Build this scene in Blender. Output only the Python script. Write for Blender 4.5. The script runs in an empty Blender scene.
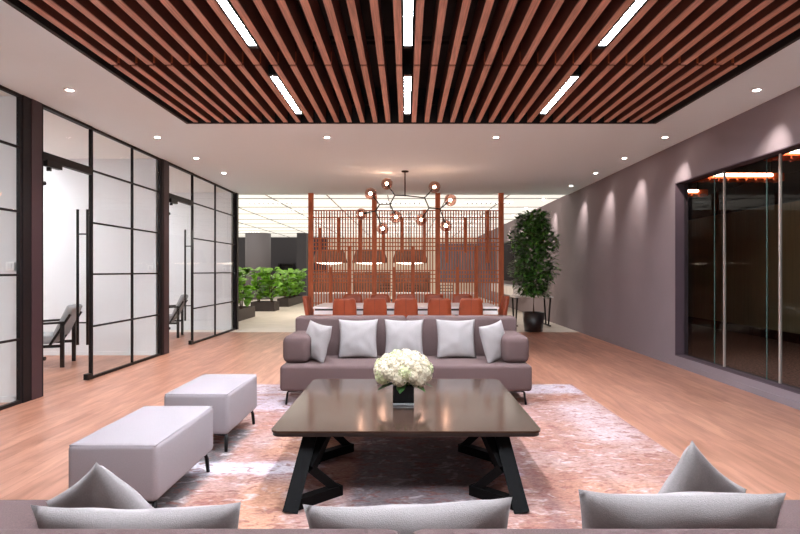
import bpy, bmesh, math, random
from mathutils import Vector, Matrix, noise
random.seed(7)
C = bpy.context.scene.collection
PI = math.pi
H = 1.35; CEIL = 3.15; F = 550.0

# ------------------------------------------------------------------ materials
def lin(c):
    def f(v):
        v = v/255.0
        return v/12.92 if v <= .04045 else ((v+.055)/1.055)**2.4
    return (f(c[0]), f(c[1]), f(c[2]), 1)

def newmat(name):
    m = bpy.data.materials.new(name); m.use_nodes = True
    nt = m.node_tree; b = nt.nodes['Principled BSDF']
    return m, nt, b

def simple(name, c, rough=.5, metal=0, vary=0, vscale=8, bump=0, bscale=200, coat=0, spec=None, stretch=None, emis=None, es=0):
    m, nt, b = newmat(name)
    b.inputs['Base Color'].default_value = lin(c)
    b.inputs['Roughness'].default_value = rough
    b.inputs['Metallic'].default_value = metal
    if coat: b.inputs['Coat Weight'].default_value = coat; b.inputs['Coat Roughness'].default_value = .1
    if spec is not None: b.inputs['Specular IOR Level'].default_value = spec
    tc = nt.nodes.new('ShaderNodeTexCoord'); mp = nt.nodes.new('ShaderNodeMapping')
    nt.links.new(tc.outputs['Object'], mp.inputs[0])
    if stretch: mp.inputs['Scale'].default_value = stretch
    if vary:
        n = nt.nodes.new('ShaderNodeTexNoise'); n.inputs['Scale'].default_value = vscale; n.inputs['Detail'].default_value = 4
        nt.links.new(mp.outputs[0], n.inputs[0])
        r = nt.nodes.new('ShaderNodeValToRGB')
        r.color_ramp.elements[0].position = .3; r.color_ramp.elements[1].position = .7
        r.color_ramp.elements[0].color = lin([max(0, v*(1-vary)) for v in c]); r.color_ramp.elements[1].color = lin([min(255, v*(1+vary)) for v in c])
        nt.links.new(n.outputs[0], r.inputs[0]); nt.links.new(r.outputs[0], b.inputs['Base Color'])
    if bump:
        n = nt.nodes.new('ShaderNodeTexNoise'); n.inputs['Scale'].default_value = bscale; n.inputs['Detail'].default_value = 2
        nt.links.new(mp.outputs[0], n.inputs[0])
        bp = nt.nodes.new('ShaderNodeBump'); bp.inputs['Strength'].default_value = bump; bp.inputs['Distance'].default_value = .002
        nt.links.new(n.outputs[0], bp.inputs['Height']); nt.links.new(bp.outputs[0], b.inputs['Normal'])
    if emis:
        b.inputs['Emission Color'].default_value = lin(emis); b.inputs['Emission Strength'].default_value = es
    return m

def glass(name, tint=(255,255,255), refl=1.0, ior=1.5):
    m = bpy.data.materials.new(name); m.use_nodes = True; nt = m.node_tree; nt.nodes.clear()
    out = nt.nodes.new('ShaderNodeOutputMaterial'); mix = nt.nodes.new('ShaderNodeMixShader')
    tr = nt.nodes.new('ShaderNodeBsdfTransparent'); tr.inputs[0].default_value = lin(tint)
    gl = nt.nodes.new('ShaderNodeBsdfGlossy'); gl.inputs['Roughness'].default_value = 0.0
    fr = nt.nodes.new('ShaderNodeFresnel'); fr.inputs[0].default_value = ior
    mu = nt.nodes.new('ShaderNodeMath'); mu.operation = 'MULTIPLY'; mu.inputs[1].default_value = refl; mu.use_clamp = True
    ge = nt.nodes.new('ShaderNodeNewGeometry'); inv = nt.nodes.new('ShaderNodeMath'); inv.operation = 'SUBTRACT'; inv.inputs[0].default_value = 1
    nt.links.new(ge.outputs['Backfacing'], inv.inputs[1])
    m2 = nt.nodes.new('ShaderNodeMath'); m2.operation = 'MULTIPLY'
    nt.links.new(fr.outputs[0], mu.inputs[0]); nt.links.new(mu.outputs[0], m2.inputs[0]); nt.links.new(inv.outputs[0], m2.inputs[1]); nt.links.new(m2.outputs[0], mix.inputs[0])
    nt.links.new(tr.outputs[0], mix.inputs[1]); nt.links.new(gl.outputs[0], mix.inputs[2]); nt.links.new(mix.outputs[0], out.inputs[0])
    return m

def emission(name, c, s):
    m = bpy.data.materials.new(name); m.use_nodes = True; nt = m.node_tree; nt.nodes.clear()
    out = nt.nodes.new('ShaderNodeOutputMaterial'); e = nt.nodes.new('ShaderNodeEmission')
    e.inputs[0].default_value = lin(c); e.inputs[1].default_value = s
    nt.links.new(e.outputs[0], out.inputs[0]); return m

def wood_floor():
    m, nt, b = newmat('wood_floor'); L = nt.links.new
    tc = nt.nodes.new('ShaderNodeTexCoord')
    mp = nt.nodes.new('ShaderNodeMapping'); mp.inputs['Rotation'].default_value = (0,0,PI/2)
    L(tc.outputs['Object'], mp.inputs[0])
    br = nt.nodes.new('ShaderNodeTexBrick'); br.inputs['Scale'].default_value = 1
    br.inputs['Brick Width'].default_value = 1.3; br.inputs['Row Height'].default_value = .16
    br.inputs['Mortar Size'].default_value = .0012; br.inputs['Mortar Smooth'].default_value = .3
    br.inputs['Color1'].default_value = lin(FLOOR1); br.inputs['Color2'].default_value = lin(FLOOR2)
    br.inputs['Mortar'].default_value = lin((128,82,62)); br.inputs['Bias'].default_value = 0; br.offset = .37
    L(mp.outputs[0], br.inputs[0])
    m2 = nt.nodes.new('ShaderNodeMapping'); m2.inputs['Scale'].default_value = (7,.8,1); L(tc.outputs['Object'], m2.inputs[0])
    n = nt.nodes.new('ShaderNodeTexNoise'); n.inputs['Scale'].default_value = 2.2; n.inputs['Detail'].default_value = 6; n.inputs['Distortion'].default_value = .6
    L(m2.outputs[0], n.inputs[0])
    r = nt.nodes.new('ShaderNodeValToRGB'); r.color_ramp.elements[0].position = .3; r.color_ramp.elements[1].position = .68
    r.color_ramp.elements[0].color = (.55,.48,.45,1); r.color_ramp.elements[1].color = (1.08,1.08,1.08,1)
    L(n.outputs[0], r.inputs[0])
    mx = nt.nodes.new('ShaderNodeMix'); mx.data_type = 'RGBA'; mx.blend_type = 'MULTIPLY'; mx.inputs[0].default_value = .75
    L(br.outputs[0], mx.inputs[6]); L(r.outputs[0], mx.inputs[7]); L(mx.outputs[2], b.inputs['Base Color'])
    b.inputs['Roughness'].default_value = .34; b.inputs['Specular IOR Level'].default_value = .45
    bp = nt.nodes.new('ShaderNodeBump'); bp.inputs['Strength'].default_value = .12; bp.inputs['Distance'].default_value = .002
    L(n.outputs[0], bp.inputs['Height']); L(bp.outputs[0], b.inputs['Normal'])
    return m
FLOOR1 = (192,140,118); FLOOR2 = (172,121,100)

def rug_mat():
    m, nt, b = newmat('distressed_rug'); L = nt.links.new
    tc = nt.nodes.new('ShaderNodeTexCoord')
    def noi(scale, det, st=(1,1,1), dist=0):
        mp = nt.nodes.new('ShaderNodeMapping'); mp.inputs['Scale'].default_value = st; L(tc.outputs['Object'], mp.inputs[0])
        n = nt.nodes.new('ShaderNodeTexNoise'); n.inputs['Scale'].default_value = scale; n.inputs['Detail'].default_value = det; n.inputs['Distortion'].default_value = dist
        L(mp.outputs[0], n.inputs[0]); return n
    def math_(op, a, bb, clamp=False):
        q = nt.nodes.new('ShaderNodeMath'); q.operation = op; q.use_clamp = clamp
        for i, v in enumerate((a, bb)):
            if isinstance(v, (int, float)): q.inputs[i].default_value = v
            else: L(v, q.inputs[i])
        return q.outputs[0]
    warp = noi(4.5, 6)
    sep = nt.nodes.new('ShaderNodeSeparateXYZ'); L(tc.outputs['Object'], sep.inputs[0])
    sc = nt.nodes.new('ShaderNodeSeparateColor'); L(warp.outputs['Color'], sc.inputs[0])
    wx = math_('ADD', sep.outputs[0], math_('MULTIPLY', math_('SUBTRACT', sc.outputs[0], .5), .15))
    wy = math_('ADD', sep.outputs[1], math_('MULTIPLY', math_('SUBTRACT', sc.outputs[1], .5), .18))
    def ramp(n, p0, p1, c0, c1):
        r = nt.nodes.new('ShaderNodeValToRGB'); r.color_ramp.elements[0].position = p0; r.color_ramp.elements[1].position = p1
        r.color_ramp.elements[0].color = lin(c0); r.color_ramp.elements[1].color = lin(c1); L(n, r.inputs[0]); return r.outputs[0]
    def mix(f, a, bb, mode='MIX'):
        x = nt.nodes.new('ShaderNodeMix'); x.data_type = 'RGBA'; x.blend_type = mode
        if isinstance(f, (int, float)): x.inputs[0].default_value = f
        else: L(f, x.inputs[0])
        L(a, x.inputs[6])
        if isinstance(bb, tuple): x.inputs[7].default_value = lin(bb)
        else: L(bb, x.inputs[7])
        return x.outputs[2]
    base = ramp(noi(1.6, 4, (1,1.4,1)).outputs[0], .38, .62, (166,118,103), (180,146,138))
    col = base
    def edge(v, lo, hi, s):
        a = math_('MULTIPLY', math_('SUBTRACT', v, lo), 1/s, True); c = math_('MULTIPLY', math_('SUBTRACT', hi, v), 1/s, True)
        return math_('MULTIPLY', a, c)
    blocks = [(-1.35,1.9,4.85,5.45,.08,.6,(160,122,116)), (-2,2,5.95,6.6,.12,.75,(202,192,202)),
              (-2,-1.0,5.2,6.0,.15,.7,(196,184,196)),
              (-1.52,-1.25,2.3,4.7,.07,.85,(98,98,100)), (-1.05,-.6,2.3,3.55,.12,.85,(198,146,120)),
              (-1.08,-.45,3.95,4.85,.12,.85,(198,146,120)), (-1.9,-.55,3.58,3.9,.1,.85,(214,204,212)),
              (-.38,.6,3.05,4.5,.08,.85,(118,108,112)), (-.75,-.4,3.2,3.42,.08,.7,(210,202,208)),
              (.72,.92,2.3,4.3,.08,.7,(140,104,100)), (.95,1.7,2.3,3.6,.2,.55,(202,150,124)), (1.2,1.34,2.6,6.2,.06,.55,(152,112,102)),
              (1.4,2,4.2,5.6,.2,.6,(206,184,186)), (.6,.8,3.55,3.85,.06,.7,(176,164,182))]
    for (x0,x1,y0,y1,s,op,c) in blocks:
        f = math_('MULTIPLY', math_('MULTIPLY', edge(wx,x0,x1,s), edge(wy,y0,y1,s)), op)
        col = mix(f, col, c)
    # worn patches: pale threads and brown ghosts of the old pattern
    w1 = noi(8, 10, (1,1.5,1), .8); f1 = math_('MULTIPLY', math_('SUBTRACT', w1.outputs[0], .56), 9, True)
    col = mix(math_('MULTIPLY', f1, .4), col, (222,208,208))
    w2 = noi(9, 10, (1,1.9,1), 1.2); f2 = math_('MULTIPLY', math_('SUBTRACT', w2.outputs[0], .535), 10, True)
    col = mix(math_('MULTIPLY', f2, .7), col, (138,88,78))
    w3 = noi(6, 10, (1.8,.8,1), 1.0); f3 = math_('MULTIPLY', math_('SUBTRACT', w3.outputs[0], .6), 8, True)
    col = mix(math_('MULTIPLY', f3, .4), col, (128,88,84))
    fine = noi(45, 5, (1,2.0,1)); col = mix(.5, col, ramp(fine.outputs[0], .3, .7, (120,114,114), (255,255,255)), 'MULTIPLY')
    g = nt.nodes.new('ShaderNodeBrightContrast'); g.inputs[1].default_value = 0; L(col, g.inputs[0])
    L(g.outputs[0], b.inputs['Base Color']); b.inputs['Roughness'].default_value = .95; b.inputs['Specular IOR Level'].default_value = .15
    bp = nt.nodes.new('ShaderNodeBump'); bp.inputs['Strength'].default_value = .4; bp.inputs['Distance'].default_value = .004
    L(fine.outputs[0], bp.inputs['Height']); L(bp.outputs[0], b.inputs['Normal'])
    return m

M = dict(
    floor=wood_floor(), rug=rug_mat(),
    stone=simple('pale_stone_floor', (224,214,204), .4, vary=.03, vscale=3),
    ceil=simple('ceiling_paint', (228,244,248), .9),
    ceil_open=simple('white_ceiling_tile', (242,242,238), .9),
    ceil_glow=simple('ceiling_added_glow', (235,235,230), .9, emis=(255,250,240), es=.23),  # white office ceiling with a glow added to brighten the area
    white=simple('white_wall', (226,226,228), .85),
    mauve=simple('mauve_wall', (126,113,117), .75, vary=.015, vscale=2),
    mauve_dark=simple('mauve_reveal', (70,54,62), .7),
    black=simple('black_metal', (14,12,13), .45, spec=.3),
    frame=simple('dark_bronze_frame', (22,17,19), .5, spec=.25),
    post=simple('plum_post', (58,38,43), .5),
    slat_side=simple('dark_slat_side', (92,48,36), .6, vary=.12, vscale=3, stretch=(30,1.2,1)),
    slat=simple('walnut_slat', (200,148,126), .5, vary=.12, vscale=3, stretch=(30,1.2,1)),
    plenum=simple('dark_plenum', (38,27,28), .8),
    edge=simple('dark_ceiling_trim', (20,14,15), .6),
    sofa=simple('mauve_fabric', (97,78,76), .95, vary=.08, vscale=260, bump=.6, bscale=420, spec=.15),
    cush=simple('grey_cushion_fabric', (150,141,139), .95, vary=.03, vscale=200, bump=.4, bscale=500, spec=.15),
    ott=simple('light_grey_fabric', (150,139,141), .92, vary=.025, vscale=200, bump=.3, bscale=500, spec=.2),
    table=simple('dark_oak_top', (62,46,38), .13, vary=.12, vscale=4, stretch=(1.2,26,1), spec=.4),
    tedge=simple('dark_oak_edge', (22,15,13), .35),
    tleg=simple('black_oak', (10,8,8), .6, spec=.12),
    vase=simple('black_glass', (6,6,7), .08, spec=.25),
    vbase=simple('clear_glass_base', (190,190,190), .05, coat=1),
    petal=simple('cream_petal', (208,194,168), .7, vary=.05, vscale=30),
    petal2=simple('green_white_petal', (192,192,146), .7),
    leafd=simple('dark_leaf', (52,84,44), .35, vary=.35, vscale=5),
    leafg=simple('bright_leaf', (112,162,50), .4, vary=.3, vscale=4),
    bark=simple('bark', (92,70,52), .9, bump=.6, bscale=40),
    soil=simple('soil', (50,38,30), 1),
    pot=simple('black_pot', (24,20,22), .3, coat=.3),
    trough=simple('brown_trough', (50,41,40), .55, vary=.08, vscale=4),
    screen=simple('red_cedar', (190,100,56), .55, vary=.1, vscale=4, stretch=(6,6,1)),
    leather=simple('tan_leather', (146,66,36), .5, vary=.06, vscale=6),
    seam=simple('leather_seam', (110,44,26), .6),
    marble=simple('white_marble', (236,230,230), .25, vary=.03, vscale=3),
    darkwall=simple('charcoal_wall', (62,60,66), .7),
    column=simple('grey_column', (112,107,112), .6),
    dark=simple('near_black', (16,15,17), .4),
    tv=simple('screen_glass', (26,22,27), .7, spec=.1),
    olive=simple('olive_wall', (176,156,122), .8, vary=.05, vscale=3, stretch=(8,8,.3)),
    carpet=simple('brown_carpet', (112,80,72), 1, vary=.4, vscale=30),
    redbase=simple('oxblood_base', (62,26,24), .5),
    orange=simple('orange_tray', (230,90,40), .5),
    chairgrey=simple('grey_upholstery', (160,160,162), .9),
    alu=simple('brushed_aluminium', (196,188,184), .35, metal=.6),
    gedge=simple('green_glass_edge', (64,92,88), .2),
    glass=glass('clear_glass', (250,252,251), .4),
    glassd=glass('dark_room_glass', (232,234,232), .42),
    smoke=glass('copper_tinted_glass', (226,192,180), 2.5),
    strip=emission('light_strip', (232,242,255), 90),
    lens=emission('downlight_lens', (255,240,225), 30),
    bulb=emission('warm_bulb', (255,230,205), 30),
    office=emission('office_light', (255,250,242), .8),
    roomlight=emission('room_light', (250,250,255), 17),
    drumlit=emission('lit_drum', (255,232,208), 3.0),
    brown=simple('brown_fabric', (128,92,76), .8, vary=.08, vscale=10),
    cream=simple('cream_wall', (240,224,206), .8),
    plate=simple('switch_plate', (240,240,240), .4),
    diff=simple('louvre_grey', (130,130,128), .6),
)

# ------------------------------------------------------------------ geometry helpers
def obj(name, bm, mat, parent=None, smooth=False, loc=(0,0,0)):
    me = bpy.data.meshes.new(name); bm.normal_update(); bm.to_mesh(me); bm.free()
    me.materials.append(M[mat] if isinstance(mat, str) else mat)
    if smooth:
        for p in me.polygons: p.use_smooth = True
    o = bpy.data.objects.new(name, me); C.objects.link(o); o.location = loc
    if parent: o.parent = parent
    return o
def tag(o, label=None, cat=None, group=None, kind=None):
    if label: o['label'] = label
    if cat: o['category'] = cat
    if group: o['group'] = group
    if kind: o['kind'] = kind
    return o
def thing(name, label, cat, loc=(0,0,0), rz=0, group=None, kind=None):
    o = bpy.data.objects.new(name, None); C.objects.link(o); o.location = loc; o.rotation_euler = (0,0,rz)
    o.empty_display_size = .1
    return tag(o, label, cat, group, kind)
def copy_tree(o, parent=None):
    c = o.copy(); C.objects.link(c)
    if parent: c.parent = parent
    for ch in list(o.children): copy_tree(ch, c)
    return c
def box(bm, x0, x1, y0, y1, z0, z1, mtx=None):
    vs = [bm.verts.new(v) for v in [(x0,y0,z0),(x1,y0,z0),(x1,y1,z0),(x0,y1,z0),(x0,y0,z1),(x1,y0,z1),(x1,y1,z1),(x0,y1,z1)]]
    if mtx: 
        for v in vs: v.co = mtx @ v.co
    for f in [(3,2,1,0),(4,5,6,7),(0,1,5,4),(1,2,6,5),(2,3,7,6),(3,0,4,7)]: bm.faces.new([vs[i] for i in f])
    return vs
def bxm(*a):
    bm = bmesh.new()
    if isinstance(a[0], (int, float)): box(bm, *a)
    else:
        for q in a: box(bm, *q)
    return bm
def rbox(x0, x1, y0, y1, z0, z1, r=.03, seg=4):
    bm = bxm(x0,x1,y0,y1,z0,z1)
    bmesh.ops.bevel(bm, geom=bm.edges[:], offset=r, segments=seg, profile=.5, affect='EDGES'); return bm
def bar(bm, a, b, w, h=None, up=(0,0,1)):
    """square bar from a to b, w wide sideways and h along 'up'"""
    h = h or w; a = Vector(a); b = Vector(b); d = (b-a).normalized(); up = Vector(up)
    s = d.cross(up)
    if s.length < 1e-4: s = d.cross(Vector((1,0,0)))
    s.normalize(); u = s.cross(d).normalized()
    vs = []
    for p in (a, b):
        for i, j in ((-1,-1),(1,-1),(1,1),(-1,1)): vs.append(bm.verts.new(p + s*i*w/2 + u*j*h/2))
    for f in [(0,1,2,3),(7,6,5,4),(0,4,5,1),(1,5,6,2),(2,6,7,3),(3,7,4,0)]: bm.faces.new([vs[i] for i in f])
def tube(bm, pts, r, n=10, r2=None, caps=True):
    pts = [Vector(p) for p in pts]; rings = []
    for i, p in enumerate(pts):
        d = (pts[min(i+1,len(pts)-1)] - pts[max(i-1,0)]).normalized()
        s = d.cross(Vector((0,0,1)))
        if s.length < 1e-3: s = Vector((1,0,0))
        s.normalize(); u = s.cross(d)
        rr = r if r2 is None else r + (r2-r)*i/(len(pts)-1)
        rings.append([bm.verts.new(p + s*math.cos(t*2*PI/n)*rr + u*math.sin(t*2*PI/n)*rr) for t in range(n)])
    for a, b in zip(rings, rings[1:]):
        for t in range(n): bm.faces.new([a[t], a[(t+1)%n], b[(t+1)%n], b[t]])
    if caps: bm.faces.new(rings[0][::-1]); bm.faces.new(rings[-1])
def lathe(prof, n=32, bm=None, c=(0,0,0), loop=False):
    bm = bm or bmesh.new(); rings = []
    for r, z in prof:
        rings.append([bm.verts.new((c[0]+r*math.cos(t*2*PI/n), c[1]+r*math.sin(t*2*PI/n), c[2]+z)) for t in range(n)])
    for a, b in zip(rings, rings[1:]):
        for t in range(n): bm.faces.new([a[t], a[(t+1)%n], b[(t+1)%n], b[t]])
    if loop:
        for t in range(n): bm.faces.new([rings[-1][t], rings[-1][(t+1)%n], rings[0][(t+1)%n], rings[0][t]])
    else: bm.faces.new(rings[0][::-1]); bm.faces.new(rings[-1])
    return bm
def struct(name, bm, mat, label, cat, parent=None):
    o = obj(name, bm, mat, parent)
    if not parent: tag(o, label, cat, kind='structure')
    return o

# ------------------------------------------------------------------ room shell
XL, XR = -3.94, 3.83
YB = -3.0                       # the room runs on behind the camera
FD = 12.15                      # wood floor ends
struct('floor', bxm((-8.2,XR+.1,YB,FD,-.12,0)), 'floor', 'pinkish brown wood plank floor of the lounge', 'floor')
struct('floor_stone', bxm((-14,XR+.2,FD,31,-.12,0),), 'stone', 'pale stone floor of the office area beyond the lounge', 'floor')
CY1 = 13.0
sx0, sx1, sy1 = -2.68, 3.05, 6.72
bm = bxm((XL-.1,sx0,YB,CY1,CEIL,CEIL+.25), (sx1,XR+.1,YB,CY1,CEIL,CEIL+.25), (sx0,sx1,sy1,CY1,CEIL,CEIL+.25))
struct('ceiling', bm, 'ceil', 'off-white plaster ceiling around the timber slat panels', 'ceiling')
struct('ceiling_plenum', bxm((sx0-.1,sx1+.1,YB,sy1+.1,CEIL+.42,CEIL+.5)), 'plenum', 'dark ceiling void above the timber slats', 'ceiling')
struct('trim_1', bxm((sx0,sx0+.035,YB,sy1-.035,CEIL-.004,CEIL+.42),(sx1-.035,sx1,YB,sy1-.035,CEIL-.004,CEIL+.42),(sx0,sx1,sy1-.035,sy1,CEIL-.004,CEIL+.42)), 'edge', 'dark border trim around the timber slat ceiling', 'trim')
struct('ceiling_office', bxm((-14,XR+.2,CY1,31,CEIL+.02,CEIL+.2)), 'ceil_glow', 'bright white panel ceiling of the office beyond, with added glow', 'ceiling')
# fine joints of the office ceiling
bm = bmesh.new()
for k in range(9): box(bm, -14, XR, 13.75+1.85*k, 13.78+1.85*k, CEIL+.005, CEIL+.02)
for k in range(12):
    x = -13.5+1.45*k
    if x < XR: box(bm, x, x+.02, CY1+.02, 30, CEIL+.005, CEIL+.02)
struct('trim_2', bm, 'diff', 'thin grey joint lines across the white office ceiling', 'trim')

# slat panels
n = 36; pitch = .1553; xs0 = -2.572
cx_l = [-1.227, .0155, 1.5685]
def slat_panel(y0, y1, label):
    bm = bmesh.new(); bc = bmesh.new()
    for i in range(n):
        x = xs0 + i*pitch
        box(bm, x, x+.054, y0, y1, CEIL+.010, CEIL+.20)  # bodies coloured darker than the lower faces; the contrast is in the colour
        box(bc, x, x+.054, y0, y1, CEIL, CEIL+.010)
    br = bmesh.new()
    for yy in (y0+.02, y1-.05): box(br, sx0+.04, sx1-.04, yy, yy+.03, CEIL+.20, CEIL+.23)
    t = thing('timber_slat_panel', label, 'ceiling panel', ((sx0+sx1)/2, (y0+y1)/2, CEIL), group=None)
    box(br, sx0+.04, sx0+.07, y0+.05, y1-.05, CEIL+.20, CEIL+.23)
    bmesh.ops.remove_doubles(br, verts=br.verts, dist=.0001)
    for nm_, b_, m_ in (('slats', bm, 'slat_side'), ('slat_lower_face', bc, 'slat'), ('cross_rail', br, 'plenum')):
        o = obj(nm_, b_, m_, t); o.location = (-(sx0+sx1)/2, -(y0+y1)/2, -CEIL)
        if nm_ != 'cross_rail': o['label'] = 'darker brown slat bodies' if nm_ == 'slats' else 'pale walnut lower faces of the slats'
    return t
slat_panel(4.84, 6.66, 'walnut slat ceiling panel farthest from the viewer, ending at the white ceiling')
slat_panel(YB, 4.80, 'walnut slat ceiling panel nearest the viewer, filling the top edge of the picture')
bm = bmesh.new()
for i in range(n): box(bm, xs0+i*pitch, xs0+i*pitch+.054, 4.80, 4.84, CEIL+.03, CEIL+.12)
struct('trim_3', bm, 'screen', 'joint blocks between the two slat ceiling panels', 'trim')

def linear_light(x, y0, y1, label):
    t = thing('linear_ceiling_light', label, 'ceiling light', (x, (y0+y1)/2, CEIL+.02), group='linear lights between the ceiling slats')
    L = (y1-y0)/2
    obj('housing', bxm((-.034,.034,-L-.06,L+.06,.012,.07),(-.034,-.030,-L-.06,L+.06,-.018,.012),(.030,.034,-L-.06,L+.06,-.018,.012),(-.030,.030,-L-.06,-L,-.018,.012),(-.030,.030,L,L+.06,-.018,.012)), 'black', t)
    obj('diffuser', bxm((-.030,.030,-L,L,-.012,.011)), 'strip', t)
side = dict(zip(cx_l, ('left','middle','right')))
for x in cx_l:
    linear_light(x, 5.1, 6.3, 'white linear light in the far slat panel, %s row' % side[x])
    linear_light(x, 3.2, 4.4, 'white linear light in the %s row, cut by the top of the picture' % side[x])
    linear_light(x, 1.3, 2.5, 'white linear light just above the viewer, %s row' % side[x])

# right wall with long window opening
wy0, wy1, wz0, wz1 = 1.2, 7.83, .15, 2.6
struct('wall_right', bxm((XR,XR+.18,wy1,31,0,CEIL+.3),(XR,XR+.18,YB,wy0,0,CEIL+.3),(XR,XR+.18,wy0,wy1,wz1,CEIL+.3),(XR,XR+.18,wy0,wy1,0,wz0)), 'mauve', 'mauve grey painted wall on the right', 'wall')
struct('trim_4', bxm((XR-.0,XR+.18,wy1-.012,wy1,wz0,wz1),(XR,XR+.18,wy0,wy1-.012,wz1-.012,wz1),(XR,XR+.18,wy0,wy1-.012,wz0,wz0+.012)), 'mauve_dark', 'dark plum lining of the glazed opening', 'trim')
struct('baseboard_right', bxm((XR-.012,XR,YB,12.15,0,.07)), 'mauve', 'mauve skirting along the foot of the right wall', 'baseboard')
w = thing('window_4', 'frameless glass panes in the right wall before a dark room', 'window', (XR+.12, 4.5, wz0+.012), kind='structure')
joints = [6.83, 5.81, 4.79, 3.77]
prev = wy1-.012
for j in joints + [wy0]:
    o = obj('pane', bxm((0,.012,j-4.5,prev-4.5,0,wz1-wz0-.024)), 'glassd', w); prev = j - .005 if j == 0 else j
for j in joints:
    obj('glazing_strip', bxm((-.006,.016,j-4.5-.012,j-4.5+.012,0,wz1-wz0-.024)), 'alu', w)
    obj('glass_edge', bxm((-.005,-.001,j-4.5+.20,j-4.5+.212,0,wz1-wz0-.024)), 'gedge', w)
# dark room
struct('floor_meeting_room', bxm((XR+.18,7.3,YB,15,-.12,0)), 'carpet', 'speckled brown carpet of the dark meeting room', 'floor')
struct('wall_meeting_room', bxm((7.3,7.45,YB,15,0,2.66),(XR+.18,7.45,15,15.1,0,2.66)), 'olive', 'dim olive wall of the dark meeting room', 'wall')
struct('trim_5', bxm((7.26,7.45,YB,15,2.66,3.3),(XR+.18,7.45,14.95,15.1,2.66,3.3),(XR+.18,7.45,YB-.1,YB,0,3.3)), 'dark', 'black bulkhead above the olive wall', 'trim')
struct('ceiling_meeting_room', bxm((XR+.18,7.45,YB,15.1,3.2,3.3)), 'dark', 'black ceiling of the dark meeting room', 'ceiling')
struct('baseboard_meeting_room', bxm((7.28,7.3,YB,15,0,.18),(XR+.2,7.28,14.98,15,0,.18)), 'redbase', 'oxblood red skirting in the dark meeting room', 'baseboard')
for k, (y, ll, xc) in enumerate(((11.0,'farthest',5.25),(9.15,'middle',5.5),(7.35,'nearest',5.6))):
    t = thing('slatted_light_tray', 'glowing white strip with orange slats under the dark room ceiling, %s of three' % ll, 'ceiling light', (xc, y, 3.2), group='light trays in the dark room')
    obj('tray', bxm((-.78,.78,-.02,.16,-.31,-.22)), 'orange', t)
    bm = bmesh.new()
    for q in range(11): box(bm, -.78+.153*q, -.75+.153*q, -.02, .22, -.35, -.31)
    box(bm, -.78,.78,.1,.14,-.35,-.30); obj('slatted_rack', bm, 'orange', t)
    obj('light_strip', bxm((-.57,.57,-.05,-.02,-.275,-.235)), 'lens' if 0 else emission('tray_glow', (255,236,215), 10), t)
    obj('hanger', bxm((-.6,-.58,.05,.07,-.22,0)), 'black', t); obj('hanger', bxm((.6,.62,.05,.07,-.22,0)), 'black', t)

# ------------------------------------------------------------------ glazed partition on the left
def Yx(x): return F*3.94/(406-x)
GX = XL
TOP = 3.148
hbars = [.655, 1.31, 1.955, 2.61]
def glazed_panel(name, y0, y1, mull, label):
    w = thing(name, label, 'window', (GX, (y0+y1)/2, 0), kind='structure'); c = (y0+y1)/2
    fw = .032
    obj('frame', bxm((-.02,.02,y0-c,y1-c,.0,.035),(-.02,.02,y0-c,y1-c,TOP-.03,CEIL),(-.02,.02,y0-c,y0-c+fw,.035,TOP-.03),(-.02,.02,y1-c-fw,y1-c,.035,TOP-.03)), 'frame', w)
    bm = bmesh.new()
    for z in hbars: box(bm, -.014, .014, y0-c+fw, y1-c-fw, z-.011, z+.011)
    for m_ in mull: box(bm, -.016, .016, m_-c-.011, m_-c+.011, .035, TOP-.03)
    obj('glazing_bars', bm, 'frame', w)
    obj('pane', bxm((-.004,.004,y0-c+fw,y1-c-fw,.035,TOP-.03)), 'glass', w)
    return w
glazed_panel('window_1', 2.9, 5.62, [3.9, 4.9], 'black framed glazed partition bay at the left edge of the picture')
glazed_panel('window_2', 6.86, 8.81, [7.91], 'black framed glazed partition bay between the two glass doors')
glazed_panel('window_3', 10.12, 12.66, [11.35], 'black framed glazed partition bay farthest away beside the plants')
struct('trim_6', bxm((GX-.04,GX+.028,5.62,5.74,0,CEIL),(GX-.04,GX+.028,8.81,8.88,0,CEIL),(GX-.05,GX+.05,12.66,12.78,0,CEIL),(GX-.05,GX+.05,YB,2.9,0,CEIL)), 'frame', 'dark bronze posts of the glazed partition', 'trim')
struct('trim_7', bxm((GX-.05,GX+.035,5.74,5.90,0,CEIL),(GX-.05,GX+.035,8.88,9.05,0,CEIL)), 'post', 'plum posts beside the glass doors', 'trim')
def door(name, y0, y1, label):
    c = (y0+y1)/2; t = thing(name, label, 'door', (GX, c, 0), kind='structure')
    obj('door_frame', bxm((-.03,.03,y0-c,y1-c,2.55,2.64),(-.03,.03,y0-c,y1-c,TOP-.03,CEIL),(-.03,.03,y0-c,y0-c+.03,0,TOP)), 'frame', t)
    obj('transom_pane', bxm((-.004,.004,y0-c+.03,y1-c,2.64,TOP-.03)), 'glass', t)
    obj('door_leaf', bxm((-.006,.006,y0-c+.035,y1-c-.012,.012,2.545)), 'glass', t)
    bm = bmesh.new(); hy = y1-c-.16
    tube(bm, [(.06,hy,.45),(.06,hy,2.1)], .016, 12)
    for z in (.72,1.8): tube(bm, [(-.06,hy,z),(.06,hy,z)], .009, 8)
    tube(bm, [(-.06,hy,.45),(-.06,hy,2.1)], .016, 12)
    obj('handle', bm, 'black', t, True)
    obj('closer', bxm((.0,.05,y0-c+.07,y0-c+.33,2.49,2.56),(-.01,.03,y0-c+.14,y0-c+.17,2.45,2.49)), 'black', t)
    for z in (.4,2.3): 
        bm = bmesh.new(); tube(bm, [(-.02,y0-c+.06,z),(.03,y0-c+.06,z)], .022, 10); obj('hinge_button', bm, 'black', t)
    obj('floor_pivot', bxm((-.025,.03,y1-c-.10,y1-c-.015,.008,.08)), 'black', t)
door('door_1', 5.90, 6.86, 'frameless clear glass door nearest the viewer with tall black bar handle')
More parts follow.
